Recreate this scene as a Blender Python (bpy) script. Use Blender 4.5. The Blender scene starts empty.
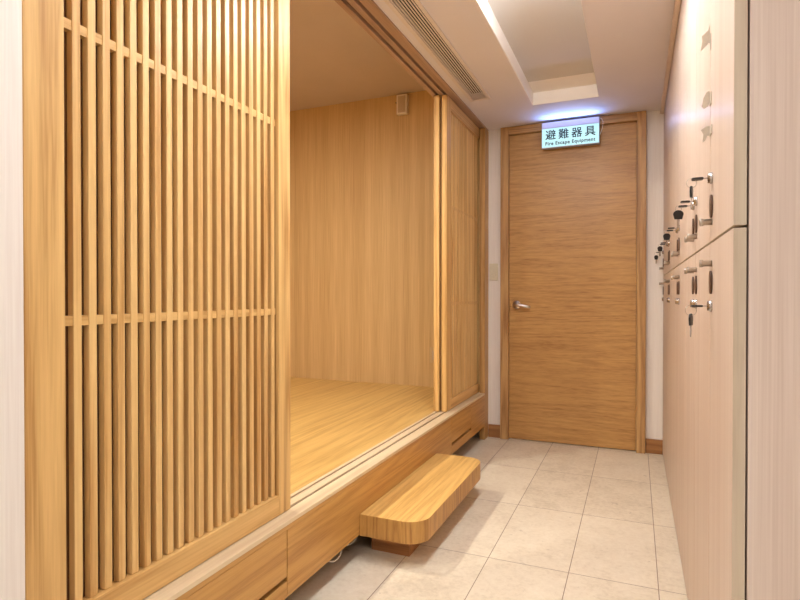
import bpy, bmesh, math, random
from mathutils import Vector, Matrix

random.seed(7)
S = bpy.context.scene
COL = S.collection

# ------------------------------------------------------------------ camera
YAW = math.atan(235.5 / 553.0)
PIT = math.atan(4.7 / 553.0)
cam_data = bpy.data.cameras.new('camera')
cam_data.sensor_width = 36.0
cam_data.lens = 553.0 / 800.0 * 36.0
cam_data.clip_start = 0.02
cam = bpy.data.objects.new('camera', cam_data)
COL.objects.link(cam)
cam.location = (0, 0, 1.02)
cam.rotation_euler = (math.pi / 2 - PIT, 0, YAW)
S.camera = cam

# ------------------------------------------------------------------ world, exposure, light strengths
S.view_settings.view_transform = 'Standard'
S.view_settings.look = 'None'
S.view_settings.gamma = 1.0
S.view_settings.exposure = 0.46
w = bpy.data.worlds.new('world')
S.world = w
w.use_nodes = True
w.node_tree.nodes['Background'].inputs[0].default_value = (1.0, 0.93, 0.86, 1)
w.node_tree.nodes['Background'].inputs[1].default_value = 0.05

WARM = (0.93, 0.97, 1.04)
LAMP_STRENGTH = 54.0         # dome lamps inside the ceiling recess
PANEL_STRENGTH = 10.0        # square ceiling lights of the hall behind the viewpoint
DOWN_STRENGTH = 690.0        # downlights of the raised room
SIGN_STRENGTH = 0.62


def lin(c):
    out = []
    for v in c:
        v = v / 255.0
        out.append(v / 12.92 if v <= 0.04045 else ((v + 0.055) / 1.055) ** 2.4)
    return (out[0], out[1], out[2], 1.0)


# ------------------------------------------------------------------ materials
def new_mat(name):
    m = bpy.data.materials.new(name)
    m.use_nodes = True
    nt = m.node_tree
    b = nt.nodes['Principled BSDF']
    return m, nt, b


def N(nt, kind, **kw):
    n = nt.nodes.new(kind)
    for k, v in kw.items():
        setattr(n, k, v)
    return n


def math_node(nt, op, a, b=None, c=None):
    n = N(nt, 'ShaderNodeMath', operation=op)
    for i, v in enumerate((a, b, c)):
        if v is None:
            continue
        if isinstance(v, (int, float)):
            n.inputs[i].default_value = v
        else:
            nt.links.new(v, n.inputs[i])
    return n.outputs[0]


def ramp(nt, fac, stops):
    r = N(nt, 'ShaderNodeValToRGB')
    el = r.color_ramp.elements
    while len(el) < len(stops):
        el.new(0.5)
    for e, (p, c) in zip(el, stops):
        e.position = p
        e.color = c
    nt.links.new(fac, r.inputs[0])
    return r.outputs[0]


def grain_coord(nt, axis, along, island=True):
    g = N(nt, 'ShaderNodeNewGeometry')
    sc = [1.0, 1.0, 1.0]
    sc['xyz'.index(axis)] = along
    v = N(nt, 'ShaderNodeVectorMath', operation='MULTIPLY')
    nt.links.new(g.outputs['Position'], v.inputs[0])
    v.inputs[1].default_value = sc
    if not island:
        return v.outputs[0]
    oi = N(nt, 'ShaderNodeObjectInfo')
    s = math_node(nt, 'ADD', math_node(nt, 'MULTIPLY', g.outputs['Random Per Island'], 9.0),
                  math_node(nt, 'MULTIPLY', oi.outputs['Random'], 5.0))
    a = N(nt, 'ShaderNodeVectorMath', operation='ADD')
    cb = N(nt, 'ShaderNodeCombineXYZ')
    for i in range(3):
        nt.links.new(s, cb.inputs[i])
    nt.links.new(v.outputs[0], a.inputs[0])
    nt.links.new(cb.outputs[0], a.inputs[1])
    return a.outputs[0]


def noise(nt, vec, scale, detail=3.0, dist=0.0, rough=0.5):
    n = N(nt, 'ShaderNodeTexNoise')
    n.inputs['Scale'].default_value = scale
    n.inputs['Detail'].default_value = detail
    n.inputs['Distortion'].default_value = dist
    n.inputs['Roughness'].default_value = rough
    nt.links.new(vec, n.inputs['Vector'])
    return n.outputs['Fac']


def wood(name, light, dark, axis='z', along=0.05, scale=1.0, rings=14.0, rough=0.42, tone=0.0, bump=0.05,
         ring_mix=0.34, spec=0.4):
    light = (light[0], min(255, light[1] * 1.03), light[2])
    dark = (dark[0], dark[1] * 1.03, dark[2])
    m, nt, b = new_mat(name)
    vec = grain_coord(nt, axis, along)
    fine = noise(nt, vec, 160 * scale, 3.0, 0.3)
    broad = noise(nt, vec, 8 * scale, 3.0, 0.8)
    ring = math_node(nt, 'SINE', math_node(nt, 'MULTIPLY', noise(nt, vec, 5 * scale, 1.0, 0.4), rings * 6.28))
    ring = math_node(nt, 'MULTIPLY_ADD', ring, 0.5, 0.5)
    mid_n = noise(nt, vec, 46 * scale, 2.0, 0.4)
    s = math_node(nt, 'MULTIPLY', fine, 0.50 - ring_mix * 0.5)
    s = math_node(nt, 'MULTIPLY_ADD', mid_n, 0.32, s)
    s = math_node(nt, 'MULTIPLY_ADD', ring, ring_mix * 0.5, s)
    s = math_node(nt, 'MULTIPLY_ADD', broad, 0.18, s)
    # a little tone change from piece to piece
    g = N(nt, 'ShaderNodeNewGeometry')
    s = math_node(nt, 'ADD', s, math_node(nt, 'MULTIPLY', math_node(nt, 'SUBTRACT', g.outputs['Random Per Island'], 0.5), tone))
    mid = tuple((light[i] * 0.62 + dark[i] * 0.38) for i in range(3))
    c = ramp(nt, s, [(0.34, lin(dark)), (0.48, lin(mid)), (0.64, lin(light))])
    nt.links.new(c, b.inputs['Base Color'])
    b.inputs['Roughness'].default_value = rough
    b.inputs['Specular IOR Level'].default_value = spec
    bm_ = N(nt, 'ShaderNodeBump')
    bm_.inputs['Strength'].default_value = bump
    bm_.inputs['Distance'].default_value = 0.002
    nt.links.new(fine, bm_.inputs['Height'])
    nt.links.new(bm_.outputs[0], b.inputs['Normal'])
    return m


def stripes(name, light, dark, axis='z', fine_scale=260, broad_scale=22, along=0.01, rough=0.4, contrast=1.0, spec=0.4, bump=0.03):
    m, nt, b = new_mat(name)
    vec = grain_coord(nt, axis, along, island=False)
    f = noise(nt, vec, fine_scale, 2.0)
    br = noise(nt, vec, broad_scale, 2.0)
    s = math_node(nt, 'MULTIPLY_ADD', f, 0.55, math_node(nt, 'MULTIPLY', br, 0.45))
    d = 0.16 / contrast
    c = ramp(nt, s, [(0.5 - d, lin(dark)), (0.5 + d, lin(light))])
    nt.links.new(c, b.inputs['Base Color'])
    b.inputs['Roughness'].default_value = rough
    b.inputs['Specular IOR Level'].default_value = spec
    bm_ = N(nt, 'ShaderNodeBump')
    bm_.inputs['Strength'].default_value = bump
    bm_.inputs['Distance'].default_value = 0.001
    nt.links.new(f, bm_.inputs['Height'])
    nt.links.new(bm_.outputs[0], b.inputs['Normal'])
    return m


def plain(name, color, rough=0.6, metallic=0.0, var=0.04, scale=30.0, spec=0.4):
    m, nt, b = new_mat(name)
    g = N(nt, 'ShaderNodeNewGeometry')
    f = noise(nt, g.outputs['Position'], scale, 3.0)
    lo = tuple(v * (1 - var) for v in color)
    hi = tuple(min(255, v * (1 + var)) for v in color)
    c = ramp(nt, f, [(0.3, lin(lo)), (0.7, lin(hi))])
    nt.links.new(c, b.inputs['Base Color'])
    b.inputs['Roughness'].default_value = rough
    b.inputs['Metallic'].default_value = metallic
    b.inputs['Specular IOR Level'].default_value = spec
    return m


def emit(name, color, strength, base=(0.7, 0.7, 0.7)):
    m, nt, b = new_mat(name)
    b.inputs['Base Color'].default_value = base + (1,)
    b.inputs['Emission Color'].default_value = (color[0], color[1], color[2], 1)
    b.inputs['Emission Strength'].default_value = strength
    return m


def tiles(name):
    m, nt, b = new_mat(name)
    g = N(nt, 'ShaderNodeNewGeometry')
    mp = N(nt, 'ShaderNodeVectorMath', operation='ADD')
    nt.links.new(g.outputs['Position'], mp.inputs[0])
    mp.inputs[1].default_value = (0.223 + 3.0, -2.695 + 5.89, 0)
    br = N(nt, 'ShaderNodeTexBrick')
    br.offset = 0.0
    br.squash = 1.0
    br.inputs['Scale'].default_value = 1.0
    br.inputs['Brick Width'].default_value = 0.30
    br.inputs['Row Height'].default_value = 0.589
    br.inputs['Mortar Size'].default_value = 0.0017
    br.inputs['Mortar Smooth'].default_value = 0.2
    br.inputs['Color1'].default_value = (0.46, 0.46, 0.46, 1)
    br.inputs['Color2'].default_value = (0.54, 0.54, 0.54, 1)
    br.inputs['Mortar'].default_value = (0.5, 0.5, 0.5, 1)
    nt.links.new(mp.outputs[0], br.inputs['Vector'])
    n1 = noise(nt, g.outputs['Position'], 5.0, 4.0, 0.6, 0.6)
    n2 = noise(nt, g.outputs['Position'], 55.0, 4.0, 0.2, 0.65)
    n3 = noise(nt, g.outputs['Position'], 15.0, 5.0, 1.2, 0.7)
    s = math_node(nt, 'MULTIPLY_ADD', n1, 0.3, math_node(nt, 'MULTIPLY', n2, 0.35))
    s = math_node(nt, 'MULTIPLY_ADD', n3, 0.35, s)
    s = math_node(nt, 'ADD', s, math_node(nt, 'SUBTRACT', br.outputs['Color'], 0.5))
    c = ramp(nt, s, [(0.33, lin((202, 187, 162))), (0.5, lin((224, 211, 188))), (0.66, lin((234, 223, 202)))])
    # old scuffs
    sc = math_node(nt, 'GREATER_THAN', noise(nt, g.outputs['Position'], 27.0, 2.0, 1.0), 0.745)
    mx0 = N(nt, 'ShaderNodeMix', data_type='RGBA')
    nt.links.new(math_node(nt, 'MULTIPLY', sc, 0.35), mx0.inputs[0])
    nt.links.new(c, mx0.inputs[6])
    mx0.inputs[7].default_value = lin((140, 120, 102))
    mx = N(nt, 'ShaderNodeMix', data_type='RGBA')
    nt.links.new(br.outputs['Fac'], mx.inputs[0])
    nt.links.new(mx0.outputs[2], mx.inputs[6])
    mx.inputs[7].default_value = lin((150, 126, 104))
    nt.links.new(mx.outputs[2], b.inputs['Base Color'])
    b.inputs['Roughness'].default_value = 0.45
    b.inputs['Specular IOR Level'].default_value = 0.35
    bp = N(nt, 'ShaderNodeBump')
    bp.inputs['Strength'].default_value = 0.15
    bp.inputs['Distance'].default_value = 0.002
    nt.links.new(math_node(nt, 'SUBTRACT', n2, br.outputs['Fac']), bp.inputs['Height'])
    nt.links.new(bp.outputs[0], b.inputs['Normal'])
    return m


M = {}
M['slat'] = wood('pine_vertical', (232, 187, 128), (192, 138, 80), 'z', 0.025, 1.3, 10, 0.38, 0.07)
M['stile'] = wood('pine_stile', (228, 182, 122), (180, 128, 72), 'z', 0.03, 1.2, 12, 0.38, 0.03)
M['rail'] = wood('pine_rail', (228, 182, 122), (192, 140, 82), 'y', 0.03, 1.2, 12, 0.38, 0.03)
M['backing'] = wood('lattice_backing_shade', (112, 72, 40), (86, 54, 30), 'z', 0.04, 1.0, 8, 0.5, 0.0)  # colour darkened to put shade into the gaps between the slats
M['fascia'] = wood('fascia_wood', (206, 152, 88), (174, 120, 62), 'y', 0.035, 1.7, 10, 0.36, 0.03)
M['sill'] = wood('sill_wood', (226, 200, 172), (204, 174, 144), 'y', 0.04, 1.0, 8, 0.3, 0.02)  # pale wood tone with reflected sheen put into the colour
M['post'] = wood('post_wood', (206, 158, 102), (160, 110, 62), 'z', 0.05, 1.0, 12, 0.4)
M['frame'] = wood('frame_wood', (204, 158, 106), (154, 106, 66), 'z', 0.04, 1.2, 14, 0.4)
M['frame_h'] = wood('frame_wood_across', (198, 152, 102), (152, 106, 66), 'x', 0.04, 1.2, 14, 0.4)
M['door'] = wood('door_veneer', (200, 150, 94), (160, 112, 66), 'x', 0.075, 1.6, 9, 0.4, ring_mix=0.18)
M['base'] = wood('baseboard_wood', (180, 124, 76), (140, 90, 52), 'x', 0.05, 1.0, 10, 0.45)
M['step_top'] = wood('step_top_wood', (228, 182, 114), (196, 146, 84), 'y', 0.04, 1.8, 10, 0.36)
M['step_side'] = wood('step_edge_wood', (200, 148, 84), (160, 108, 56), 'z', 0.08, 1.8, 10, 0.42)
M['block'] = wood('block_wood', (178, 118, 72), (142, 90, 52), 'x', 0.06, 1.0, 10, 0.45)
M['header'] = wood('header_wood', (186, 150, 128), (152, 116, 96), 'y', 0.04, 1.0, 8, 0.45, 0.03)
M['room_floor'] = wood('plank_floor', (218, 176, 110), (188, 142, 82), 'y', 0.035, 1.5, 10, 0.36, 0.0)
M['room_wall'] = stripes('reed_wallpaper', (220, 188, 134), (192, 155, 104), 'z', 200, 18, 0.012, 0.55, 1.0)
M['room_ceiling'] = plain('room_ceiling_paint', (206, 190, 180), 0.8, 0, 0.015, 3)
M['white_wall'] = stripes('white_wallpaper', (244, 236, 226), (230, 219, 208), 'z', 240, 20, 0.02, 0.7, 0.8)
M['locker'] = stripes('locker_laminate', (233, 213, 195), (214, 190, 169), 'z', 230, 16, 0.008, 0.36, 0.9, 0.5, 0.0)
_nt = M['locker'].node_tree
_b = _nt.nodes['Principled BSDF']
_b.inputs['Anisotropic'].default_value = 0.92      # vertical grain spreads highlights sideways
_tg = N(_nt, 'ShaderNodeTangent', direction_type='RADIAL', axis='Z')
_nt.links.new(_tg.outputs[0], _b.inputs['Tangent'])
M['locker_edge'] = wood('locker_edge_band', (214, 190, 170), (194, 168, 146), 'z', 0.05, 1.0, 9, 0.5)
M['locker_side'] = stripes('locker_side_laminate', (232, 212, 196), (214, 190, 172), 'z', 260, 18, 0.01, 0.5, 0.9)
M['ceiling'] = plain('ceiling_paint', (226, 219, 220), 0.85, 0, 0.01, 2)
M['recess'] = plain('recess_white', (250, 244, 236), 0.85, 0, 0.01, 2)
M['recess_top'] = plain('recess_grey', (214, 208, 200), 0.7, 0, 0.01, 2)  # greyer than the lining and the ledge at the far end
M['tile'] = tiles('floor_tile')
M['groove'] = plain('groove_shadow_wood', (92, 68, 48), 0.6, 0, 0.1, 40)
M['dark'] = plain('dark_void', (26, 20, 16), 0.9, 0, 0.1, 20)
M['nickel'] = plain('satin_nickel', (182, 172, 160), 0.3, 1.0, 0.03, 60)
M['steel'] = plain('bright_steel', (186, 181, 178), 0.22, 1.0, 0.03, 60)
M['chrome'] = plain('brushed_chrome', (232, 226, 220), 0.32, 1.0, 0.02, 60)
M['black'] = plain('black_plastic', (34, 31, 30), 0.4, 0, 0.1, 60)
M['plate'] = wood('plate_walnut', (104, 74, 58), (66, 44, 34), 'z', 0.2, 3.0, 6, 0.35)
M['beige'] = plain('beige_plastic', (190, 176, 157), 0.5, 0, 0.04, 60)
M['beige2'] = plain('switch_plastic', (214, 204, 178), 0.45, 0, 0.02, 60)
M['tan'] = plain('outlet_plastic', (204, 176, 130), 0.5, 0, 0.02, 60)
M['white_plastic'] = plain('white_plastic', (232, 222, 208), 0.45, 0, 0.02, 60)
M['grille'] = plain('speaker_cloth', (196, 176, 150), 0.8, 0, 0.12, 400)
M['vent'] = plain('vent_metal', (222, 210, 202), 0.45, 0, 0.015, 40)
M['dome'] = emit('dome_glow', WARM, LAMP_STRENGTH)
M['dome_added'] = emit('dome_added_glow', WARM, LAMP_STRENGTH * 0.55)
M['panel_light'] = emit('panel_glow', WARM, PANEL_STRENGTH)
M['down'] = emit('downlight_glow', (1.0, 0.93, 0.80), DOWN_STRENGTH)
M['sign_panel'] = emit('sign_glow', (0.55, 0.95, 1.0), SIGN_STRENGTH, (0.22, 0.3, 0.3))
M['sign_head'] = emit('sign_head_glow', (0.60, 0.55, 0.95), 0.42, (0.2, 0.2, 0.25))
M['sign_case'] = plain('sign_case', (170, 174, 196), 0.4, 0, 0.03, 40)
M['ink'] = plain('sign_ink', (10, 34, 52), 0.6, 0, 0.05, 40)


# ------------------------------------------------------------------ mesh helpers
class MB:
    """collects shapes (world coordinates) and links them as one mesh object"""

    def __init__(self):
        self.bm = bmesh.new()

    def box(self, x0, x1, y0, y1, z0, z1, bevel=0.0, seg=2, mat=0):
        x0, x1 = min(x0, x1), max(x0, x1)
        y0, y1 = min(y0, y1), max(y0, y1)
        z0, z1 = min(z0, z1), max(z0, z1)
        vs = [self.bm.verts.new(p) for p in ((x0, y0, z0), (x1, y0, z0), (x1, y1, z0), (x0, y1, z0),
                                             (x0, y0, z1), (x1, y0, z1), (x1, y1, z1), (x0, y1, z1))]
        fs = []
        for q in ((3, 2, 1, 0), (4, 5, 6, 7), (0, 1, 5, 4), (1, 2, 6, 5), (2, 3, 7, 6), (3, 0, 4, 7)):
            f = self.bm.faces.new([vs[i] for i in q])
            f.material_index = mat
            fs.append(f)
        if bevel > 0:
            es = list({e for f in fs for e in f.edges})
            bmesh.ops.bevel(self.bm, geom=es, offset=bevel, segments=seg, affect='EDGES', profile=0.5)
        return self

    def prism(self, pts, axis, a0, a1, bevel=0.0, side_mat=0, cap_mat=0):
        """outline pts (2D) extruded along axis from a0 to a1"""
        def P(p, a):
            if axis == 'x':
                return (a, p[0], p[1])
            if axis == 'y':
                return (p[0], a, p[1])
            return (p[0], p[1], a)
        lo = [self.bm.verts.new(P(p, a0)) for p in pts]
        hi = [self.bm.verts.new(P(p, a1)) for p in pts]
        n = len(pts)
        fs = []
        f = self.bm.faces.new(list(reversed(lo))); f.material_index = cap_mat; fs.append(f)
        f = self.bm.faces.new(hi); f.material_index = cap_mat; fs.append(f)
        for i in range(n):
            f = self.bm.faces.new([lo[i], lo[(i + 1) % n], hi[(i + 1) % n], hi[i]])
            f.material_index = side_mat
            fs.append(f)
        bmesh.ops.recalc_face_normals(self.bm, faces=fs)
        if bevel > 0:
            es = [e for e in {e for f in fs[:2] for e in f.edges}]
            bmesh.ops.bevel(self.bm, geom=es, offset=bevel, segments=2, affect='EDGES', profile=0.5)
        return self

    def lathe(self, prof, origin, axis, seg=24):
        """prof: list of (distance along axis, radius)"""
        ax = Vector(axis).normalized()
        u = ax.orthogonal().normalized()
        v = ax.cross(u)
        o = Vector(origin)
        rings = []
        for d, r in prof:
            if r < 1e-6:
                rings.append([self.bm.verts.new(o + ax * d)])
            else:
                rings.append([self.bm.verts.new(o + ax * d + (u * math.cos(2 * math.pi * i / seg) + v * math.sin(2 * math.pi * i / seg)) * r)
                              for i in range(seg)])
        fs = []
        for a, b in zip(rings, rings[1:]):
            for i in range(seg):
                j = (i + 1) % seg
                if len(a) == 1 and len(b) == 1:
                    continue
                if len(a) == 1:
                    fs.append(self.bm.faces.new([a[0], b[j], b[i]]))
                elif len(b) == 1:
                    fs.append(self.bm.faces.new([a[i], a[j], b[0]]))
                else:
                    fs.append(self.bm.faces.new([a[i], a[j], b[j], b[i]]))
        for r in (rings[0], rings[-1]):
            if len(r) > 1:
                fs.append(self.bm.faces.new(r))
        bmesh.ops.recalc_face_normals(self.bm, faces=fs)
        for f in fs:
            f.smooth = True
        return self

    def tube(self, pts, r, seg=8, closed=False):
        pts = [Vector(p) for p in pts]
        n = len(pts)
        rings = []
        up = None
        for i, p in enumerate(pts):
            if closed:
                t = (pts[(i + 1) % n] - pts[i - 1]).normalized()
            else:
                t = (pts[min(i + 1, n - 1)] - pts[max(i - 1, 0)]).normalized()
            if up is None:
                up = t.orthogonal().normalized()
            u = (up - t * up.dot(t)).normalized()
            up = u
            v = t.cross(u)
            rr = r[i] if isinstance(r, (list, tuple)) else r
            rings.append([self.bm.verts.new(p + (u * math.cos(2 * math.pi * k / seg) + v * math.sin(2 * math.pi * k / seg)) * rr) for k in range(seg)])
        fs = []
        for i in range(n if closed else n - 1):
            a, b = rings[i], rings[(i + 1) % n]
            for k in range(seg):
                fs.append(self.bm.faces.new([a[k], a[(k + 1) % seg], b[(k + 1) % seg], b[k]]))
        if not closed:
            fs.append(self.bm.faces.new(rings[0]))
            fs.append(self.bm.faces.new(rings[-1]))
        bmesh.ops.recalc_face_normals(self.bm, faces=fs)
        for f in fs:
            f.smooth = True
        return self

    def build(self, name, mats, parent=None, loc=None):
        """loc: object origin in world coordinates"""
        if not isinstance(mats, (list, tuple)):
            mats = [mats]
        o_loc = Vector(loc) if loc is not None else (Vector(wloc(parent)) if parent else Vector((0, 0, 0)))
        bmesh.ops.translate(self.bm, verts=self.bm.verts, vec=-o_loc)
        me = bpy.data.meshes.new(name)
        self.bm.to_mesh(me)
        self.bm.free()
        for m in mats:
            me.materials.append(m)
        o = bpy.data.objects.new(name, me)
        COL.objects.link(o)
        if parent:
            o.parent = parent
            o.location = o_loc - Vector(wloc(parent))
        else:
            o.location = o_loc
        return o


def wloc(o):
    v = Vector((0, 0, 0))
    while o:
        v += o.location
        o = o.parent
    return v


def tag(o, label, cat, group=None):
    o['label'] = label
    o['category'] = cat
    if group:
        o['group'] = group
    return o


def thing(name, loc, label, cat, group=None):
    o = bpy.data.objects.new(name, None)
    o.empty_display_size = 0.05
    COL.objects.link(o)
    o.location = loc
    return tag(o, label, cat, group)


def struct(name, mb, mats, loc=None):
    o = mb.build(name, mats, loc=loc)
    o['kind'] = 'structure'
    return o


def copy_tree(o, parent=None):
    c = o.copy()
    COL.objects.link(c)
    if parent:
        c.parent = parent
    for ch in list(o.children):
        copy_tree(ch, c)
    return c


def rounded(x0, x1, y0, y1, rad, corners=(1, 1, 1, 1), n=10):
    """counter-clockwise outline, corners: (x0y0, x1y0, x1y1, x0y1)"""
    out = []
    data = [((x0 + rad, y0 + rad), math.pi, (x0, y0)), ((x1 - rad, y0 + rad), 1.5 * math.pi, (x1, y0)),
            ((x1 - rad, y1 - rad), 0.0, (x1, y1)), ((x0 + rad, y1 - rad), 0.5 * math.pi, (x0, y1))]
    for k, (c, a0, p) in enumerate(data):
        if not corners[k]:
            out.append(p)
            continue
        for i in range(n + 1):
            a = a0 + 0.5 * math.pi * i / n
            out.append((c[0] + rad * math.cos(a), c[1] + rad * math.sin(a)))
    return out


# ------------------------------------------------------------------ key dimensions
CEIL = 2.205
WALLY = 3.920           # corridor end wall
SILL = 0.330            # height of the raised floor
FX = -0.975             # front of the platform
LX = 0.163              # front of the locker doors
LY0, LP, LN = 1.165, 0.344, 8
ROOM_TOP = 2.565

# ------------------------------------------------------------------ the setting
struct('floor', MB().box(-3.3, 1.6, -2.6, 4.1, -0.08, 0.0), M['tile'])

c = MB()
c.box(-0.974, -0.915, -2.6, 4.1, CEIL, 2.70)
c.box(-0.915, -0.817, -2.6, 1.62, CEIL, 2.70)
c.box(-0.915, -0.817, 3.262, 4.1, CEIL, 2.70)
c.box(-0.915, -0.817, 1.62, 3.262, CEIL + 0.05, 2.70)
c.box(-0.817, -0.596, -2.6, 4.1, CEIL, 2.70)
c.box(-0.596, -0.205, -2.6, 0.50, CEIL, 2.70)
c.box(-0.596, -0.205, 3.512, 4.1, CEIL, 2.70)
c.box(-0.205, 1.6, -2.6, 4.1, CEIL, 2.70)
c.box(-3.3, -0.974, -2.6, -1.2, CEIL, 2.70)
struct('ceiling', c, M['ceiling'])
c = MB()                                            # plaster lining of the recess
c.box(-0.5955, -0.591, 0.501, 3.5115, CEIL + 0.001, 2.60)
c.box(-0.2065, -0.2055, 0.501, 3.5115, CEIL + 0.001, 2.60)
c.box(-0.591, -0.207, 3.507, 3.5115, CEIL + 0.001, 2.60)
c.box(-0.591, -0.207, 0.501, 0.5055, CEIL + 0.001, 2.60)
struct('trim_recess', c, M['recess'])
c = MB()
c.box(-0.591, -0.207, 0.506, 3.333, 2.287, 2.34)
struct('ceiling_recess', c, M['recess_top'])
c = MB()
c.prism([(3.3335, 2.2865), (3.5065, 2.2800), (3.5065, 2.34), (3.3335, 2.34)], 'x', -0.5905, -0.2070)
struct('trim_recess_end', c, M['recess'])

struct('wall_left', MB().box(-1.115, -0.985, -1.2, 0.632, 0.0, CEIL), M['white_wall'])
struct('wall_back', MB().box(-1.115, -0.8825, WALLY, 4.05, 0, CEIL).box(0.0615, 0.70, WALLY, 4.05, 0, CEIL).box(-0.8825, 0.0615, 3.951, 4.05, 0, CEIL), M['white_wall'])
struct('wall_right', MB().box(1.5, 1.6, -2.5, 4.05, 0, CEIL), M['white_wall'])
struct('wall_front', MB().box(-3.2, 1.5, -2.6, -2.5, 0, CEIL), M['white_wall'])
struct('wall_hall_left', MB().box(-3.3, -3.2, -2.5, -1.2, 0, CEIL), M['white_wall'])
struct('wall_cupboard', MB().box(0.70, 1.5, 1.16, 1.20, 0, CEIL), M['white_wall'])

# raised room behind the sliding doors
struct('wall_room_back', MB().box(-3.2, -1.117, 3.925, 4.05, SILL, ROOM_TOP), M['room_wall'])
struct('wall_room_left', MB().box(-3.3, -3.2, -1.1, 4.05, SILL, ROOM_TOP), M['room_wall'])
struct('wall_room_front', MB().box(-3.2, -1.117, -1.2, -1.1, 0.0, ROOM_TOP), M['room_wall'])
struct('wall_over_doors', MB().box(-1.115, -0.975, -1.2, 4.05, CEIL + 0.031, ROOM_TOP), M['room_wall'])
struct('ceiling_room', MB().box(-3.3, -0.975, -1.2, 4.05, ROOM_TOP, 2.70), M['room_ceiling'])
struct('floor_room', MB().box(-3.2, -1.099, -1.1, 3.925, SILL - 0.02, SILL), M['room_floor'])

# head track flush with the ceiling (two grooves) and end post
h = MB()
zt = CEIL - 0.004
h.box(-0.990, -0.9745, 0.633, 3.91, zt - 0.004, zt - 0.0003)
h.box(-1.024, -0.9745, 0.633, 3.91, zt, CEIL + 0.0175)
h.box(-1.070, -1.042, 0.633, 3.91, zt, CEIL + 0.0175)
h.box(-1.114, -1.088, 0.633, 3.91, zt, CEIL + 0.0175)
h.box(-1.114, -0.9745, 0.633, 3.91, CEIL + 0.018, CEIL + 0.030)
struct('trim_head_track', h, M['header'])
struct('trim_end_post', MB().box(-1.014, -0.9755, 3.815, 3.918, 0.0, zt - 0.005, 0.0015), M['post'])
struct('trim_cornice', MB().box(0.141, 0.1625, 1.17, 3.918, 2.180, CEIL, 0.002).box(0.141, 0.70, 1.168, 1.19, 2.190, CEIL), M['locker'])

# baseboards on the end wall
struct('baseboard_left', MB().box(-0.972, -0.886, 3.905, 3.9195, 0.0, 0.092, 0.002), M['base'])
struct('baseboard_right', MB().box(0.063, 0.18, 3.905, 3.9195, 0.0, 0.092, 0.002), M['base'])

# ------------------------------------------------------------------ end door
d = thing('door_1', (-0.41, 3.91, 0), 'tall flush wooden door with horizontal grain at the corridor end', 'door')
d['kind'] = 'structure'
for k in ('label', 'category'):
    del d[k]
FY = 3.885
fl = MB()
fl.box(-0.882, -0.826, FY, 3.945, 0.0, 2.203, 0.002)
fl.box(0.006, 0.061, FY, 3.945, 0.0, 2.203, 0.002)
fl.build('door_jamb', M['frame'], d)
MB().box(-0.8255, 0.0055, FY + 0.001, 3.945, 2.150, 2.203, 0.002).build('door_head', M['frame_h'], d)
MB().box(-0.8245, 0.0045, 3.914, 3.95, 0.006, 2.148, 0.001).build('door_leaf', M['door'], d)
hx, hz = -0.772, 0.953
hd = MB()
hd.lathe([(0, 0.029), (0.006, 0.029), (0.012, 0.026), (0.014, 0.014), (0.045, 0.011), (0.052, 0.012), (0.056, 0.0)], (hx, 3.9135, hz), (0, -1, 0), 28)
hdl = hd.build('door_handle', M['chrome'], d)
lv = MB()
lv.tube([(hx - 0.008, 3.864, hz + 0.001), (hx + 0.02, 3.862, hz), (hx + 0.05, 3.862, hz - 0.005), (hx + 0.08, 3.866, hz - 0.012), (hx + 0.100, 3.872, hz - 0.016)],
        [0.011, 0.011, 0.010, 0.0095, 0.008], 14)
lv.build('lever', M['chrome'], hdl)

# ------------------------------------------------------------------ platform front
p = thing('platform_base', (FX, 2.2, 0), 'long wooden front of the raised room with pale grooved sill', 'platform')
Y0, Y1 = 0.634, 3.813
sl = MB()
sl.box(-1.028, FX, Y0, Y1, SILL - 0.012, SILL)
sl.box(-1.028, -1.0145, Y1, 3.92, SILL - 0.012, SILL)
sl.box(-1.074, -1.040, Y0, 3.92, SILL - 0.012, SILL)
sl.box(-1.098, -1.084, Y0, 3.92, SILL - 0.012, SILL)
sl.build('sill', M['sill'], p)
gv = MB()
gv.box(-1.0395, -1.0285, Y0, 3.92, SILL - 0.012, SILL - 0.007)
gv.box(-1.0835, -1.0745, Y0, 3.92, SILL - 0.012, SILL - 0.007)
gv.build('track_groove', M['groove'], p)
fa = MB()
fa.box(-0.995, FX - 0.0005, Y0, Y1, 0.304, SILL - 0.0125)
fa.box(-0.995, FX - 0.0005, Y0, 0.981, 0.098, 0.303)
fa.box(-0.995, FX - 0.0005, 1.414, 3.056, 0.098, 0.303)
fa.box(-0.995, FX - 0.0005, 3.463, Y1, 0.098, 0.303)
fa.box(-0.995, FX - 0.0005, 0.983, 1.411, 0.098, 0.146)
fa.box(-0.995, FX - 0.0005, 3.059, 3.460, 0.098, 0.150)
fa.build('front_board', M['fascia'], p)
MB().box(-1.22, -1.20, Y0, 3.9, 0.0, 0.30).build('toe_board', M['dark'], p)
MB().box(-1.199, -0.9955, Y0, 3.9, 0.100, 0.112).build('bottom_board', M['block'], p)


def drawer(y0, y1, z0):
    t = MB().box(-0.994, FX - 0.0005, y0, y1, z0 + 0.014, 0.3025, 0.0008).build('drawer', M['fascia'], p, (FX, (y0 + y1) / 2, z0))
    bx = MB()
    bx.box(-1.19, -0.9945, y0 + 0.01, y0 + 0.02, z0 - 0.03, 0.29)
    bx.box(-1.19, -0.9945, y1 - 0.02, y1 - 0.01, z0 - 0.03, 0.29)
    bx.box(-1.19, -1.18, y0 + 0.0205, y1 - 0.0205, z0 - 0.03, 0.29)
    bx.box(-1.1795, -0.9945, y0 + 0.0205, y1 - 0.0205, z0 - 0.03, z0 - 0.022)
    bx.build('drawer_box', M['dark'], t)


drawer(0.984, 1.410, 0.147)
drawer(3.060, 3.459, 0.151)

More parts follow.
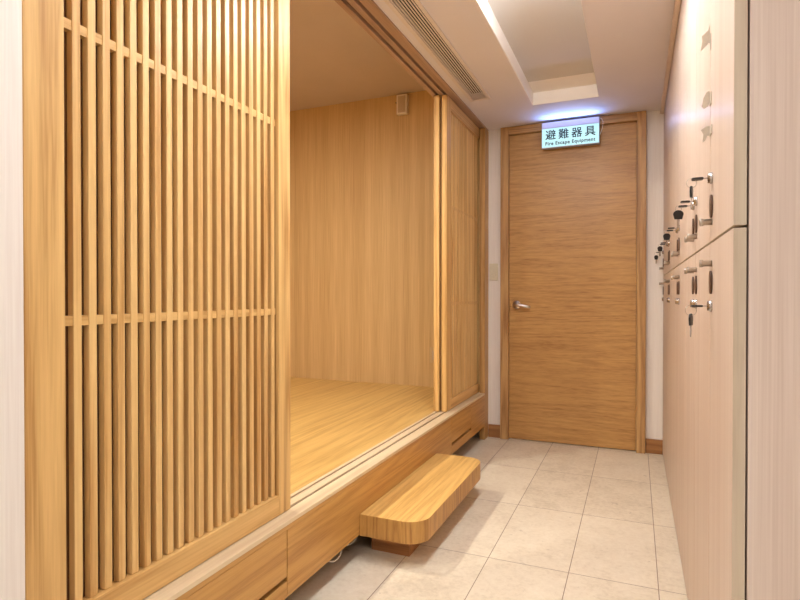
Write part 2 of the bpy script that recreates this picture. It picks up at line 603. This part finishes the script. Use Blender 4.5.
# ------------------------------------------------------------------ sliding lattice doors
def lattice_door(xf, y0, y1, label):
    """xf: front plane; frame 33 mm thick"""
    zb, zt_ = SILL + 0.002, CEIL - 0.006
    xb = xf - 0.033
    t = thing('sliding_door', (xf - 0.0165, (y0 + y1) / 2, zb), label, 'sliding door', 'wooden lattice sliding doors')
    sw, sr = 0.079, 0.062
    MB().box(xb, xf, y0, y0 + sw, zb, zt_, 0.0015).build('stile', M['stile'], t)
    MB().box(xb, xf, y1 - sr, y1, zb, zt_, 0.0015).build('stile', M['stile'], t)
    MB().box(xb, xf - 0.0003, y0 + sw, y1 - sr, zb, 0.394, 0.0012).build('bottom_rail', M['rail'], t)
    MB().box(xb, xf - 0.0003, y0 + sw, y1 - sr, 2.130, zt_, 0.0012).build('top_rail', M['rail'], t)
    s = MB()
    for i in range(20):
        a = y0 + 0.104 + i * 0.0343
        s.box(xf - 0.0285, xf - 0.011, a, a + 0.0180, 0.3945, 2.1295, 0.001, 1)
    s.build('lattice_slats', M['slat'], t)
    for z in (0.969, 1.557):
        r = MB()
        a = y0 + sw
        for i in range(21):
            b = y0 + 0.104 + i * 0.0343 if i < 20 else y1 - sr
            r.box(xf - 0.0283, xf - 0.0132, a, b, z - 0.0100, z + 0.0100)
            a = b + 0.0180
        r.build('cross_rail', M['rail'], t)
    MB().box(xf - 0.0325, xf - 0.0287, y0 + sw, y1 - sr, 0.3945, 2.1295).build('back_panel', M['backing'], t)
    return t


lattice_door(-1.022, 0.657, 1.499, 'large pale wooden lattice sliding door in the left foreground')
lattice_door(-1.0225, 3.103, 3.917, 'closed-looking front lattice sliding door beside the corridor end post')
lattice_door(-1.0665, 3.090, 3.914, 'rear lattice sliding door peeking out behind the front one near the end')

# ------------------------------------------------------------------ step
st = thing('entry_step', (-0.85, 2.33, 0), 'low wooden step with rounded corners standing before the platform', 'step')
out = rounded(-0.9735, -0.715, 1.892, 2.785, 0.085, (0, 1, 1, 0), 12)
MB().prism(out, 'z', 0.094, 0.178, 0.0015, 1, 0).build('step_slab', [M['step_top'], M['step_side']], st)
MB().box(-0.972, -0.808, 1.990, 2.69, 0.0, 0.0938, 0.001).build('support_block', M['block'], st)

# ------------------------------------------------------------------ cable ends hanging under the platform
def cable(pts, label):
    out = []
    P = [Vector(q) for q in pts]
    for i in range(len(P) - 1):
        p0, p1, p2, p3 = P[max(i - 1, 0)], P[i], P[i + 1], P[min(i + 2, len(P) - 1)]
        for k in range(6):
            t = k / 6
            out.append(0.5 * ((2 * p1) + (p2 - p0) * t + (2 * p0 - 5 * p1 + 4 * p2 - p3) * t * t + (3 * p1 - p0 - 3 * p2 + p3) * t ** 3))
    out.append(P[-1])
    o = MB().tube(out, 0.0022, 8).build('cable', M['white_plastic'], loc=P[0])
    tag(o, label, 'cable', 'cables under the platform')


cable([(-1.02, 1.66, 0.0975), (-0.995, 1.68, 0.088), (-0.985, 1.71, 0.074), (-0.985, 1.75, 0.072), (-0.99, 1.775, 0.088), (-1.0, 1.79, 0.0975)], 'small white cable loop under the platform front, farther from the step')
cable([(-1.01, 1.80, 0.0975), (-0.998, 1.82, 0.082), (-0.998, 1.87, 0.070), (-1.0, 1.92, 0.076), (-1.01, 1.95, 0.092), (-1.015, 1.965, 0.0975)], 'longer white cable loop sagging beside the wooden step block')

# ------------------------------------------------------------------ ceiling vent
v = thing('air_vent', (-0.866, 2.44, CEIL), 'long white slotted air vent in the ceiling beside the sliding doors', 'vent')
f = MB()
zl = CEIL - 0.006
f.box(-0.932, -0.911, 1.60, 3.285, zl, CEIL - 0.0003, 0.0015)
f.box(-0.821, -0.802, 1.60, 3.285, zl, CEIL - 0.0003, 0.0015)
f.box(-0.9108, -0.8212, 3.258, 3.285, zl, CEIL - 0.0003, 0.0015)
f.box(-0.9108, -0.8212, 1.60, 1.625, zl, CEIL - 0.0003, 0.0015)
f.build('vent_frame', M['vent'], v)
nb = 7
for i in range(nb):
    x = -0.9105 + (i + 0.50) * (0.0895 / nb)
    b = MB()
    b.prism([(x - 0.0032, zl + 0.0005), (x + 0.0032, zl + 0.0005), (x + 0.0028, zl + 0.0025), (x - 0.0028, zl + 0.0025)], 'y', 1.626, 3.257)
    b.build('blade', M['vent'], v)
MB().box(-0.9145, -0.8175, 1.6215, 3.2605, CEIL + 0.035, CEIL + 0.045).build('duct', M['dark'], v)

# ------------------------------------------------------------------ lamps
def dome_lamp(x, y, mat, label):
    t = thing('ceiling_lamp', (x, y, 2.2865), label, 'lamp', 'dome lamps in the ceiling recess')
    MB().lathe([(0.0, 0.10), (0.012, 0.10), (0.014, 0.09)], (x, y, 2.2865), (0, 0, -1), 32).build('lamp_base', M['white_plastic'], t)
    MB().lathe([(0.0145, 0.125), (0.024, 0.138), (0.045, 0.140), (0.062, 0.128), (0.074, 0.095), (0.080, 0.05), (0.082, 0.0)], (x, y, 2.2865), (0, 0, -1), 36).build('lamp_shade', mat, t)


dome_lamp(-0.43, 1.97, M['dome'], 'round white dome lamp in the ceiling recess above the step')
dome_lamp(-0.43, 1.10, M['dome_added'], 'added unseen dome lamp in the ceiling recess nearer the hall')  # second dome, added to even out the light on the lockers


def panel_light(x, y, label):
    t = thing('ceiling_light', (x, y, CEIL), label, 'ceiling light', 'square ceiling lights of the hall')
    r = MB()
    a = 0.31
    r.box(x - a, x + a, y - a, y - a + 0.015, CEIL - 0.012, CEIL - 0.0005)
    r.box(x - a, x + a, y + a - 0.015, y + a, CEIL - 0.012, CEIL - 0.0005)
    r.box(x - a, x - a + 0.015, y - a + 0.0155, y + a - 0.0155, CEIL - 0.012, CEIL - 0.0005)
    r.box(x + a - 0.015, x + a, y - a + 0.0155, y + a - 0.0155, CEIL - 0.012, CEIL - 0.0005)
    r.build('light_frame', M['vent'], t)
    MB().box(x - a + 0.0155, x + a - 0.0155, y - a + 0.0155, y + a - 0.0155, CEIL - 0.008, CEIL - 0.001).build('diffuser', M['panel_light'], t)


panel_light(-0.45, -0.55, 'square ceiling light of the hall behind the viewpoint, left')
panel_light(0.75, -0.75, 'square ceiling light of the hall behind the viewpoint, right')


def downlight(x, y, label):
    t = thing('downlight', (x, y, ROOM_TOP), label, 'downlight', 'downlights of the raised room')
    MB().lathe([(0.0, 0.075), (0.004, 0.075), (0.006, 0.068), (0.006, 0.060), (0.0, 0.060)], (x, y, ROOM_TOP - 0.0005), (0, 0, -1), 28).build('trim_ring', M['vent'], t)
    MB().lathe([(0.0, 0.058), (0.003, 0.058), (0.003, 0.0)], (x, y, ROOM_TOP - 0.001), (0, 0, -1), 28).build('lens', M['down'], t)


downlight(-2.1, 2.0, 'round downlight in the ceiling of the raised room, nearer the end wall')
downlight(-2.1, 0.4, 'round downlight in the ceiling of the raised room, nearer the hall')

# ------------------------------------------------------------------ illuminated sign above the door
SY0, SY1 = 3.838, 3.884
sx0, sx1, sz0, sz1 = -0.590, -0.220, 2.016, 2.189
sg = thing('exit_sign', ((sx0 + sx1) / 2, SY1, sz0), 'glowing white and cyan emergency sign hanging above the wooden door', 'sign')
MB().box(sx0, sx1, SY0 + 0.003, SY1, sz0, sz1, 0.002).build('sign_case', M['sign_case'], sg)
MB().box(sx0 + 0.003, sx1 - 0.003, SY0, SY0 + 0.003, 2.150, sz1 - 0.003).build('sign_head', M['sign_head'], sg)
MB().box(sx0 + 0.003, sx1 - 0.003, SY0, SY0 + 0.003, sz0 + 0.003, 2.145).build('sign_panel', M['sign_panel'], sg)


def text(body, cx, z, size, parent, name, width, stroke=0.0, space=1.0):
    cu = bpy.data.curves.new(name, 'FONT')
    cu.body = body
    cu.size = size
    cu.extrude = 0.0003
    cu.align_x = 'CENTER'
    cu.space_character = space
    tmp = bpy.data.objects.new(name, cu)
    COL.objects.link(tmp)
    bpy.context.view_layer.update()
    me = bpy.data.meshes.new_from_object(tmp.evaluated_get(bpy.context.evaluated_depsgraph_get()))
    bpy.data.objects.remove(tmp)
    xs = [q.co.x for q in me.vertices]
    ys = [q.co.y for q in me.vertices]
    k = width / (max(xs) - min(xs))
    mx_, my_ = (max(xs) + min(xs)) / 2, (max(ys) + min(ys)) / 2
    base = wloc(parent)
    for q in me.vertices:
        x, y, zz = q.co
        q.co = Vector((cx + (x - mx_) * k, SY0 - 0.0006 - zz, z + (y - my_) * k)) - base
    b2 = bmesh.new()
    b2.from_mesh(me)
    src = list(b2.verts) + list(b2.edges) + list(b2.faces)
    for k_, (dx, dz) in enumerate(((stroke, 0), (0, stroke), (stroke, stroke))):
        dd = bmesh.ops.duplicate(b2, geom=src)
        vs = [g for g in dd['geom'] if isinstance(g, bmesh.types.BMVert)]
        bmesh.ops.translate(b2, verts=vs, vec=(dx, -0.00005 * (k_ + 1), dz))
    b2.to_mesh(me)
    b2.free()
    me.materials.append(M['ink'])
    o = bpy.data.objects.new(name, me)
    COL.objects.link(o)
    o.parent = parent
    return o


text('避難器具', (sx0 + sx1) / 2, 2.101, 0.06, sg, 'sign_characters', 0.318, 0.0016, 1.42)
text('Fire Escape Equipment', (sx0 + sx1) / 2, 2.040, 0.03, sg, 'sign_lettering', 0.318, 0.0012, 1.10)
# LED strip on top of the sign, shining up and forward on to the ceiling
la = bpy.data.lights.new('sign_led', 'AREA')
la.shape = 'RECTANGLE'
la.size = sx1 - sx0 - 0.03
la.size_y = 0.012
la.energy = 0.95
la.color = (0.22, 0.42, 1.0)
lo = bpy.data.objects.new('sign_led', la)
COL.objects.link(lo)
lo.parent = sg
lo.location = Vector(((sx0 + sx1) / 2, SY0 - 0.015, 2.140)) - wloc(sg)
lo.rotation_euler = (math.radians(180 + 56), 0, 0)
pc = MB()
pc.tube([(sx1 + 0.003, SY0 + 0.012, 2.178), (sx1 + 0.014, SY0 + 0.008, 2.172), (sx1 + 0.022, SY0 + 0.006, 2.15), (sx1 + 0.018, SY0 + 0.006, 2.115),
         (sx1 + 0.010, SY0 + 0.006, 2.088), (sx1 + 0.003, SY0 + 0.008, 2.070)], 0.0016, 8)
pc.build('sign_cord', M['white_plastic'], sg)

# ------------------------------------------------------------------ small fittings
sp = thing('wall_speaker', (-1.64, 3.925, 2.47), 'small cream wall speaker high on the raised room wall', 'speaker')
MB().box(-1.684, -1.599, 3.885, 3.9245, 2.400, 2.548, 0.004).build('speaker_case', M['white_plastic'], sp)
MB().box(-1.672, -1.611, 3.8825, 3.8848, 2.412, 2.536, 0.001).build('grille', M['grille'], sp)
MB().lathe([(0, 0.005), (0.012, 0.005), (0.014, 0.0)], (-1.6855, 3.90, 2.495), (-1, 0, 0), 12).build('volume_knob', M['steel'], sp)

ol = thing('power_outlet', (-1.389, 3.925, 0.57), 'small wall outlet low beside the rear sliding door', 'outlet')
MB().box(-1.425, -1.353, 3.918, 3.9245, 0.512, 0.628, 0.002).build('cover_plate', M['tan'], ol)
MB().box(-1.407, -1.371, 3.915, 3.9178, 0.535, 0.605, 0.001).build('socket', M['grille'], ol)

sw = thing('switch_plate', (-0.937, WALLY, 1.186), 'beige switch plate on the white strip left of the wooden door', 'switch')
MB().box(-0.968, -0.905, 3.9125, 3.9195, 1.127, 1.247, 0.003).build('cover_plate', M['beige2'], sw)
MB().box(-0.951, -0.922, 3.9095, 3.912, 1.200, 1.228, 0.001).build('rocker', M['beige2'], sw)
MB().box(-0.951, -0.922, 3.9095, 3.912, 1.146, 1.174, 0.001).build('rocker', M['beige2'], sw)

# ------------------------------------------------------------------ lockers
ZS = 1.145                                          # seam between the two rows
ep = MB().box(0.188, 0.68, LY0, LY0 + 0.018, 0.0, 2.179).build('locker_end_panel', M['locker_side'], loc=(0.43, LY0, 0))
tag(ep, 'tall pale laminate end panel closing the locker row at the right edge', 'panel')

KN = MB()
KN.lathe([(0, 0.0075), (0.017, 0.0070), (0.019, 0.0088), (0.0245, 0.0090), (0.026, 0.0080), (0.026, 0.0)], (0, 0, 0), (-1, 0, 0), 20)
knob_proto = KN.build('knob', M['nickel'])
LK = MB()
LK.lathe([(0, 0.0135), (0.003, 0.0135), (0.005, 0.0115), (0.009, 0.0110), (0.0095, 0.0)], (0, 0, 0), (-1, 0, 0), 20)
lock_proto = LK.build('lock', M['steel'])
PL = MB()
op = [(0.0175 * math.cos(a), 0.027 * math.sin(a)) for a in [2 * math.pi * i / 28 for i in range(28)]]
PL.prism(op, 'x', 0.0, -0.0045, 0.0014)
plate_proto = PL.build('number_plate', M['plate'])


FAR = [True, True, False, True, False, True, False, True]


def make_locker(upper):
    z0, z1 = (ZS + 0.0025, 2.179) if upper else (0.008, ZS - 0.0025)
    t = thing('locker', (LX, LY0, z0), 'x', 'locker', 'pale lockers along the right side')
    b = MB()
    b.box(LX, LX + 0.0215, LY0 + 0.0004, LY0 + LP - 0.0050, z0, z1, 0.0008, 1)
    b.bm.normal_update()
    for f in b.bm.faces:
        if abs(f.normal.y) > 0.9 or abs(f.normal.z) > 0.9:
            f.material_index = 1
    b.build('locker_door', [M['locker'], M['locker_edge']], t)
    MB().box(LX + 0.0006, LX + 0.012, LY0 + LP - 0.0048, LY0 + LP - 0.0002, z0, z1).build('seam_shade', M['groove'], t)  # dark strip standing in for the shade of the gap between doors
    MB().box(0.1885, 0.66, LY0 + 0.019, LY0 + LP + 0.0185, z0 + (0.002 if not upper else 0.001), z1 - 0.001).build('carcass', M['locker_edge'], t)
    for pr, z in ((knob_proto, 1.190 if upper else 1.094), (plate_proto, 1.2265 if upper else 1.050), (lock_proto, 1.292 if upper else 0.995)):
        o = pr.copy()
        COL.objects.link(o)
        o.parent = t
        o.location = (-0.0002, LP - 0.044, z - z0)
    return t


base_lockers = {True: make_locker(True), False: make_locker(False)}
for o in (knob_proto, lock_proto, plate_proto):
    bpy.data.objects.remove(o)
HINT_U = ['tall upper locker nearest the camera, with beige tabs along its far edge',
          'second upper locker from the camera, a single black key sticking out of its lock',
          'third upper locker from the camera, a broad black key dangling from its lock',
          'fourth upper locker from the camera, key in its lock',
          'fifth upper locker from the camera, black spare key dangling',
          'sixth upper locker from the camera, key in its lock near the end door',
          'seventh upper locker from the camera, black spare key dangling near the end door',
          'upper locker farthest away, against the end wall by the door']
HINT_L = ['lower locker nearest the camera, key with ring hanging from its lock',
          'second lower locker from the camera, empty lock, under the upper pair of keys',
          'third lower locker from the camera, empty lock beside the second',
          'fourth lower locker from the camera, empty lock',
          'fifth lower locker from the camera, empty lock',
          'sixth lower locker from the camera, empty lock',
          'seventh lower locker from the camera, one before the end wall',
          'lower locker farthest away, touching the end wall by the baseboard']
for row in (True, False):
    src = base_lockers[row]
    for i in range(LN):
        o = src if i == 0 else copy_tree(src)
        o.location.y = LY0 + i * LP
        o['label'] = (HINT_U if row else HINT_L)[i]
        if not FAR[i]:
            for ch in o.children:
                if ch.name.split('.')[0] in ('knob', 'lock', 'number_plate'):
                    ch.location.y = 0.044
        if i == LN - 1:
            for ch in o.children:
                if ch.name.startswith('carcass'):
                    me = ch.data.copy()
                    ch.data = me
                    for q in me.vertices:
                        q.co.y = min(q.co.y, LP - 0.003)


def lock_y(i):
    return LY0 + i * LP + (LP - 0.044 if FAR[i] else 0.044)


# ------------------------------------------------------------------ keys
def key_head(mb, cx, cy, zt, rot, w=0.024, hgt=0.028, th=0.005):
    """hanging head whose top is at zt, broad face turned by rot"""
    pts = [(-w * 0.36, -hgt), (w * 0.36, -hgt)] + [(w * 0.5 * math.cos(a), -hgt * 0.42 + hgt * 0.42 * math.sin(a)) for a in [math.pi * q / 12 - 0.35 + 0.0583 * q * 1.0 for q in range(13)]]
    n0 = len(mb.bm.verts)
    mb.bm.verts.ensure_lookup_table()
    old = set(mb.bm.verts)
    mb.prism(pts, 'y', -th / 2, th / 2, 0.0012)
    new = [v for v in mb.bm.verts if v not in old]
    bmesh.ops.rotate(mb.bm, verts=new, cent=(0, 0, 0), matrix=Matrix.Rotation(rot, 3, 'Z'))
    bmesh.ops.translate(mb.bm, verts=new, vec=(cx, cy, zt))


def blade_shape(mb, cx, cy, zt, rot, ln=0.028):
    pts = [(-0.0038, 0), (0.0038, 0), (0.0038, -ln * 0.25), (0.0024, -ln * 0.33), (0.0036, -ln * 0.45), (0.0022, -ln * 0.58), (0.0034, -ln * 0.72),
           (0.0024, -ln * 0.85), (0.0, -ln), (-0.0034, -ln * 0.9)]
    old = set(mb.bm.verts)
    mb.prism(list(reversed(pts)), 'y', -0.001, 0.001)
    new = [v for v in mb.bm.verts if v not in old]
    bmesh.ops.rotate(mb.bm, verts=new, cent=(0, 0, 0), matrix=Matrix.Rotation(rot, 3, 'Z'))
    bmesh.ops.translate(mb.bm, verts=new, vec=(cx, cy, zt))


def keyset(i, upper, label, spare=None, rot=0.0, ring=True, head_mat='black', ring_r=0.011, w=0.024):
    y = lock_y(i)
    z = 1.292 if upper else 0.995
    x = LX - 0.0100
    t = thing('locker_keys', (x, y, z), label, 'keys', 'keys in the locker locks')
    k = MB()
    k.box(x - 0.010, x, y - 0.0036, y + 0.0036, z - 0.001, z + 0.001)
    kb = k.build('key', M['steel'], t)
    h_ = MB()
    h_.prism(rounded(x - 0.033, x - 0.0085, y - 0.0115, y + 0.0115, 0.006, (1, 1, 1, 1), 5), 'z', z - 0.0022, z + 0.0022, 0.001)
    h_.build('key_head', M['black'], kb)
    rx = x - 0.029
    if ring:
        cz = z - ring_r + 0.0022
        MB().tube([(rx - 0.004 + ring_r * math.cos(a) * 0.96, y + ring_r * math.cos(a) * 0.25, cz + ring_r * math.sin(a)) for a in
                   [2 * math.pi * q / 24 for q in range(24)]], 0.0007, 6, True).build('key_ring', M['nickel'], t)
    if spare:
        zt = z - 2 * ring_r + 0.007
        b = MB()
        blade_shape(b, rx - 0.004, y, zt - 0.027, rot)
        s_ = b.build('spare_key', M['steel'], t)
        hm = MB()
        key_head(hm, rx - 0.004, y, zt, rot, w)
        hm.build('key_head', M[head_mat], s_)
    return t


keyset(0, True, 'keys in the nearest upper lock, narrow black spare hanging edge on', True, 1.35)
keyset(1, True, 'lone black key sticking out of the second upper lock', False, ring=False)
keyset(2, True, 'keys in the third upper lock, broad black spare with silver blade', True, 0.25, ring_r=0.009, w=0.03)
keyset(3, True, 'lone black key sticking out of the fourth upper lock', False, ring=False)
keyset(4, True, 'keys in the fifth upper lock, black spare hanging broadside', True, 0.15, ring_r=0.009, w=0.028)
keyset(5, True, 'lone black key sticking out of the sixth upper lock', False, ring=False)
keyset(6, True, 'keys in the seventh upper lock with black spare, second from the end wall', True, 0.2, ring_r=0.008, w=0.026)
keyset(7, True, 'keys in the farthest upper lock beside the end wall, spare hanging low', True, 0.2, ring_r=0.012, w=0.024)
keyset(0, False, 'keys in the nearest lower lock, ring with black spare hanging below', True, 1.25, ring_r=0.0125)

# ------------------------------------------------------------------ beige tabs on the seam of the first locker
def edge_tab(outlines, foot, label):
    y = LY0 + LP - 0.006
    zc = sum(q[1] for o_ in outlines for q in o_) / sum(len(o_) for o_ in outlines)
    outlines = [[(q[0], zc + 0.006 + (q[1] - zc) * 0.82) for q in o_] for o_ in outlines]
    foot = (foot[0], zc + 0.006 + (foot[1] - zc) * 0.82, zc + 0.006 + (foot[2] - zc) * 0.82)
    zs = [q[1] for o_ in outlines for q in o_]
    t = thing('door_tab', (LX, y, min(zs)), label, 'tab', 'beige tabs on the locker door edge')
    b = MB()
    for k, o_ in enumerate(outlines):
        b.prism(o_, 'y', y - 0.002 - 0.004 * k, y - 0.004 * k)
    b.build('tab_wing', M['beige'], t)
    x0, w_, za, zb = LX, foot[0], foot[1], foot[2]
    MB().prism([(y - w_, za), (y, za), (y, zb), (y - w_, zb - 0.004)], 'x', LX - 0.0022, LX - 0.0003, 0.0006).build('tab_foot', M['beige'], t)


E_ = LX - 0.0024
edge_tab([[(E_, 1.612), (E_, 1.668), (E_ - 0.004, 1.648), (E_ - 0.017, 1.634), (E_ - 0.016, 1.617), (E_ - 0.010, 1.612)],
          [(E_ - 0.0165, 1.616), (E_ - 0.004, 1.608), (E_ - 0.020, 1.588)]], (0.010, 1.590, 1.640), 'highest beige plastic tab on the first locker seam')
edge_tab([[(E_, 1.470), (E_, 1.506), (E_ - 0.006, 1.503), (E_ - 0.013, 1.486), (E_ - 0.015, 1.470), (E_ - 0.017, 1.463), (E_ - 0.012, 1.455), (E_ - 0.004, 1.460)]],
         (0.022, 1.462, 1.500), 'middle beige plastic tab on the first locker seam, rolled downwards')
edge_tab([[(E_, 1.392), (E_, 1.420), (E_ - 0.006, 1.420), (E_ - 0.018, 1.411), (E_ - 0.012, 1.396)],
          [(E_ - 0.013, 1.400), (E_ - 0.004, 1.394), (E_ - 0.010, 1.378), (E_ - 0.015, 1.374)]], (0.034, 1.390, 1.420), 'lowest beige plastic tab on the first locker seam, flared with a short leg')
